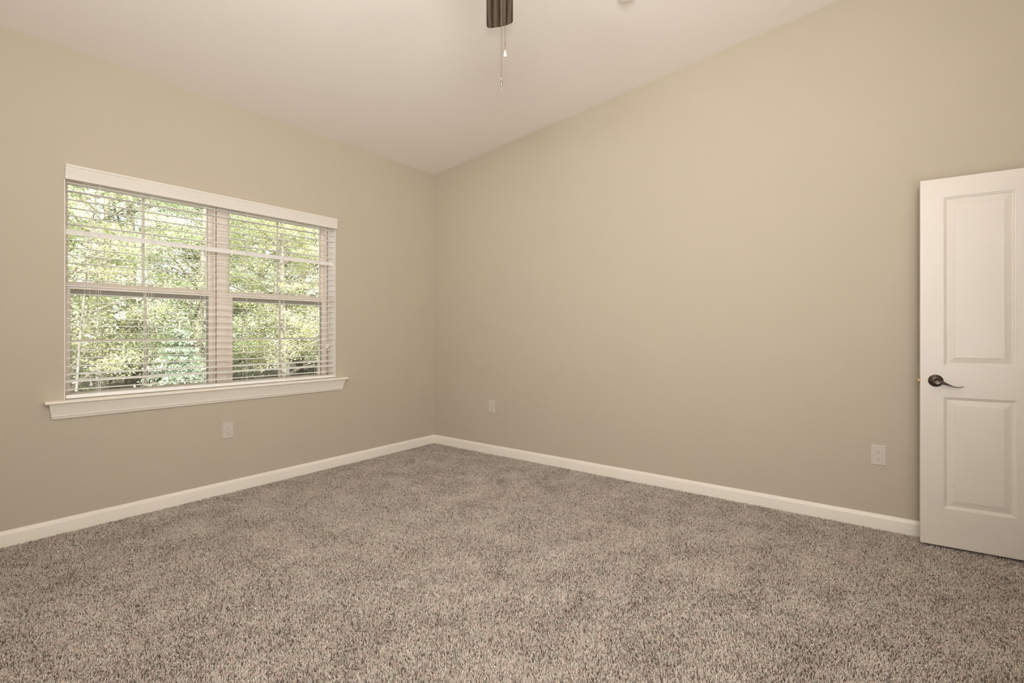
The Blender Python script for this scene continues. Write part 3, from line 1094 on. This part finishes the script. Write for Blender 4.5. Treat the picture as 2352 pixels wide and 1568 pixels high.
def ground_z(x, y):
    return GZ + 0.035 * (y - 4) + 0.12 * math.sin(x * 0.7) * math.sin(y * 0.5)


bm = bmesh.new()
NX, NY = 48, 40
grid = [[None] * (NY + 1) for _ in range(NX + 1)]
for i in range(NX + 1):
    for j in range(NY + 1):
        x = -14 + 44 * i / NX
        y = 0.3 + 32 * j / NY
        grid[i][j] = bm.verts.new((x, y, ground_z(x, y)))
for i in range(NX):
    for j in range(NY):
        bm.faces.new((grid[i][j], grid[i + 1][j], grid[i + 1][j + 1], grid[i][j + 1]))
g = link('ground', bm, M['soil'], smooth=True)
tag(g, 'leaf-littered woodland ground outside the window', 'ground', None, 'structure')


def leaves_mesh(name, P, N, size, mat, parent, elong=1.9):
    """P centres, N leaf normals; each leaf a folded rhombus"""
    n_ = len(P)
    N = N / np.linalg.norm(N, axis=1, keepdims=True)
    R = rng.normal(size=(n_, 3))
    U = np.cross(N, R); U /= np.linalg.norm(U, axis=1, keepdims=True)
    W_ = np.cross(N, U)
    s = (size * rng.uniform(0.65, 1.3, n_))[:, None]
    a = P - U * s * 0.5 * elong * 0.55
    c = P + U * s * 0.5 * elong * 0.55
    l = P + W_ * s * 0.32 + N * s * 0.10
    r = P - W_ * s * 0.32 + N * s * 0.10
    V = np.stack([a, l, c, r], 1).reshape(-1, 3)
    me = bpy.data.meshes.new(name)
    me.vertices.add(n_ * 4)
    me.vertices.foreach_set('co', V.ravel())
    me.loops.add(n_ * 6)
    me.polygons.add(n_ * 2)
    base = np.arange(n_)[:, None] * 4
    idx = (base + np.array([[0, 1, 2, 0, 2, 3]])).ravel()
    me.loops.foreach_set('vertex_index', idx)
    me.polygons.foreach_set('loop_start', np.arange(0, n_ * 6, 3))
    me.update(calc_edges=True)
    me.validate()
    me.materials.append(mat)
    o = bpy.data.objects.new(name, me)
    C.objects.link(o)
    o.parent = parent
    return o


def tree(x, y, h, crown_r, nspray, per, size, mat, label, group, z0=0.8, bark='bark', tr=0.10, name='deciduous_tree', lean=(0, 0)):
    gz = ground_z(x, y)
    root = empty(name, (x, y, gz), label, 'tree', group)
    bm = bmesh.new()
    top = Vector((lean[0], lean[1], h))
    pts = [Vector((lean[0] * t + 0.12 * math.sin(3 * t + x), lean[1] * t + 0.10 * math.sin(4 * t + y), h * t - 0.05)) for t in (0, 0.15, 0.35, 0.55, 0.75, 1.0)]
    tube(bm, pts, [tr * 1.15, tr, tr * 0.85, tr * 0.62, tr * 0.4, tr * 0.1], 9)
    sprays = []
    for k in range(nspray):
        t = (k + rng.uniform(0, 1)) / nspray
        zz = z0 + (h - z0) * t
        rmax = crown_r * (0.55 + 0.65 * math.sin(PI * min(1, 0.15 + 0.8 * t)))
        ang = rng.uniform(0, 2 * PI)
        rr_ = rmax * math.sqrt(rng.uniform(0.05, 1))
        c = Vector((lean[0] * zz / h + rr_ * math.cos(ang), lean[1] * zz / h + rr_ * math.sin(ang), zz))
        sprays.append((c, rng.uniform(0.32, 0.62)))
        if k % 3 == 0:
            s_ = Vector((lean[0] * zz / h, lean[1] * zz / h, max(0.2, zz - rr_ * 0.45)))
            mid = (s_ + c) / 2 + Vector((0, 0, 0.06))
            tube(bm, [s_, mid, c], [tr * 0.28, tr * 0.18, tr * 0.06], 5)
    link('trunk', bm, M[bark], root, True)
    P, N = [], []
    for c, r in sprays:
        q = rng.normal(size=(per, 3)) * np.array([r * 0.50, r * 0.50, 0.060])
        tl = rng.normal(size=2) * 0.28
        q[:, 2] += q[:, 0] * tl[0] + q[:, 1] * tl[1] - 0.25 * (q[:, 0] ** 2 + q[:, 1] ** 2)
        P.append(q + np.array(c))
        nn = rng.normal(size=(per, 3)) * 0.42
        nn[:, 2] += 1.0
        nn[:, 1] -= 0.25
        N.append(nn)
    leaves_mesh('foliage', np.concatenate(P), np.concatenate(N), size, mat, root)
    return root


GN = 'nearer leafy trees outside the window'
GF = 'farther trees closing the view outside the window'
LL_ = 'pale lime-leaved tree in the nearer woods beyond the window blind'
LG_ = 'mid-green leafy tree in the nearer woods beyond the window blind'
LF1 = 'dark olive-leaved tree in the farther woods beyond the window'
LF2 = 'mid-green leafy tree in the farther woods beyond the window'
near = [(-1.6, 6.6, 5.4, 1.35), (0.3, 7.6, 6.2, 1.5), (2.2, 7.2, 5.6, 1.4), (3.9, 8.4, 6.4, 1.6), (-0.6, 9.4, 7.2, 1.7), (1.8, 10.2, 7.6, 1.8), (5.3, 10.2, 7.2, 1.8), (4.0, 12.0, 8.4, 2.0), (-2.8, 9.0, 6.8, 1.6)]
for i, (x, y, h, r) in enumerate(near):
    tree(x, y, h, r, 100, 400, 0.036 + 0.002 * (y - 6), M['leaf'] if i % 3 != 1 else M['leaf2'], LL_ if i % 3 != 1 else LG_, GN + (', lime ones' if i % 3 != 1 else ', green ones'), z0=1.35, lean=(rng.uniform(-0.5, 0.5), rng.uniform(-0.3, 0.3)))
far = [(-4.5, 14.5), (-1.6, 15.5), (1.2, 14.8), (4.0, 15.6), (6.8, 14.8), (9.6, 13.6), (12.6, 14.6), (7.4, 9.0), (9.4, 11.0)]
for i, (x, y) in enumerate(far):
    tree(x, y, 10.5 + (i % 3) * 0.8, 2.6, 220, 210, 0.085, M['leaf3'] if i % 2 == 0 else M['leaf2'], LF1 if i % 2 == 0 else LF2, GF + (', dark ones' if i % 2 == 0 else ', green ones'), z0=0.2, tr=0.14)
# pale trunk at the left of the view
tree(-1.92, 5.0, 5.8, 0.9, 16, 70, 0.05, M['leaf'], 'slender pale-barked tree at the left side of the window view', None, z0=3.0, bark='birch', tr=0.017, name='birch_tree', lean=(0.25, 0.1))


# blue spruce low in the centre
def spruce(x, y, h, r):
    gz = ground_z(x, y)
    root = empty('spruce_tree', (x, y, gz), 'pale blue-green young spruce low in the left half of the window', 'tree')
    bm = bmesh.new()
    tube(bm, [(0, 0, -0.05), (0.02, 0, h * 0.5), (0, 0, h)], [0.06, 0.04, 0.008], 8)
    P, N = [], []
    nt_ = 15
    for k in range(nt_):
        t = k / nt_
        zz = 0.25 + (h - 0.3) * t
        rr_ = r * (1 - t) ** 0.85
        nb = 9
        for b2 in range(nb):
            a = 2 * PI * (b2 + 0.5 * (k % 2)) / nb + rng.uniform(-0.2, 0.2)
            e = Vector((rr_ * math.cos(a), rr_ * math.sin(a), zz - 0.22 * rr_))
            tube(bm, [(0, 0, zz), e], [0.012, 0.004], 4)
            nn_ = int(120 * (0.35 + rr_ / r))
            f = rng.uniform(0.12, 1.0, nn_)[:, None]
            base = np.array([[0, 0, zz]]) * (1 - f) + np.array([e]) * f
            side = np.array([[-math.sin(a), math.cos(a), 0]]) * (rng.normal(size=(nn_, 1)) * 0.085 * (1.25 - f))
            jit = rng.normal(size=(nn_, 3)) * 0.02
            P.append(base + side + jit)
            q = rng.normal(size=(nn_, 3)) * 0.5
            q[:, 2] += 0.8
            N.append(q)
    link('trunk', bm, M['bark'], root, True)
    leaves_mesh('needles', np.concatenate(P), np.concatenate(N), 0.040, M['needle'], root, 3.0)


spruce(-0.55, 5.5, 2.25, 1.15)
# undergrowth: too many small leaves to count
P = np.empty((26000, 3))
P[:, 0] = rng.uniform(-5, 9, 26000)
P[:, 1] = rng.uniform(2.6, 12, 26000)
gz = np.array([ground_z(a, b2) for a, b2 in P[:, :2]])
clump = np.array([noise.noise((a * 0.9, b2 * 0.9, 0)) for a, b2 in P[:, :2]])
P[:, 2] = gz + 0.03 + rng.uniform(0, 1, 26000) ** 1.5 * np.clip(0.25 + 1.5 * clump, 0.04, 0.95)
N = rng.normal(size=(26000, 3)) * 0.7
N[:, 2] += 0.7
ub = leaves_mesh('undergrowth', P, N, 0.065, M['brush'], None)
tag(ub, 'low dull green undergrowth on the woodland floor outside the window', 'undergrowth', None, 'stuff')
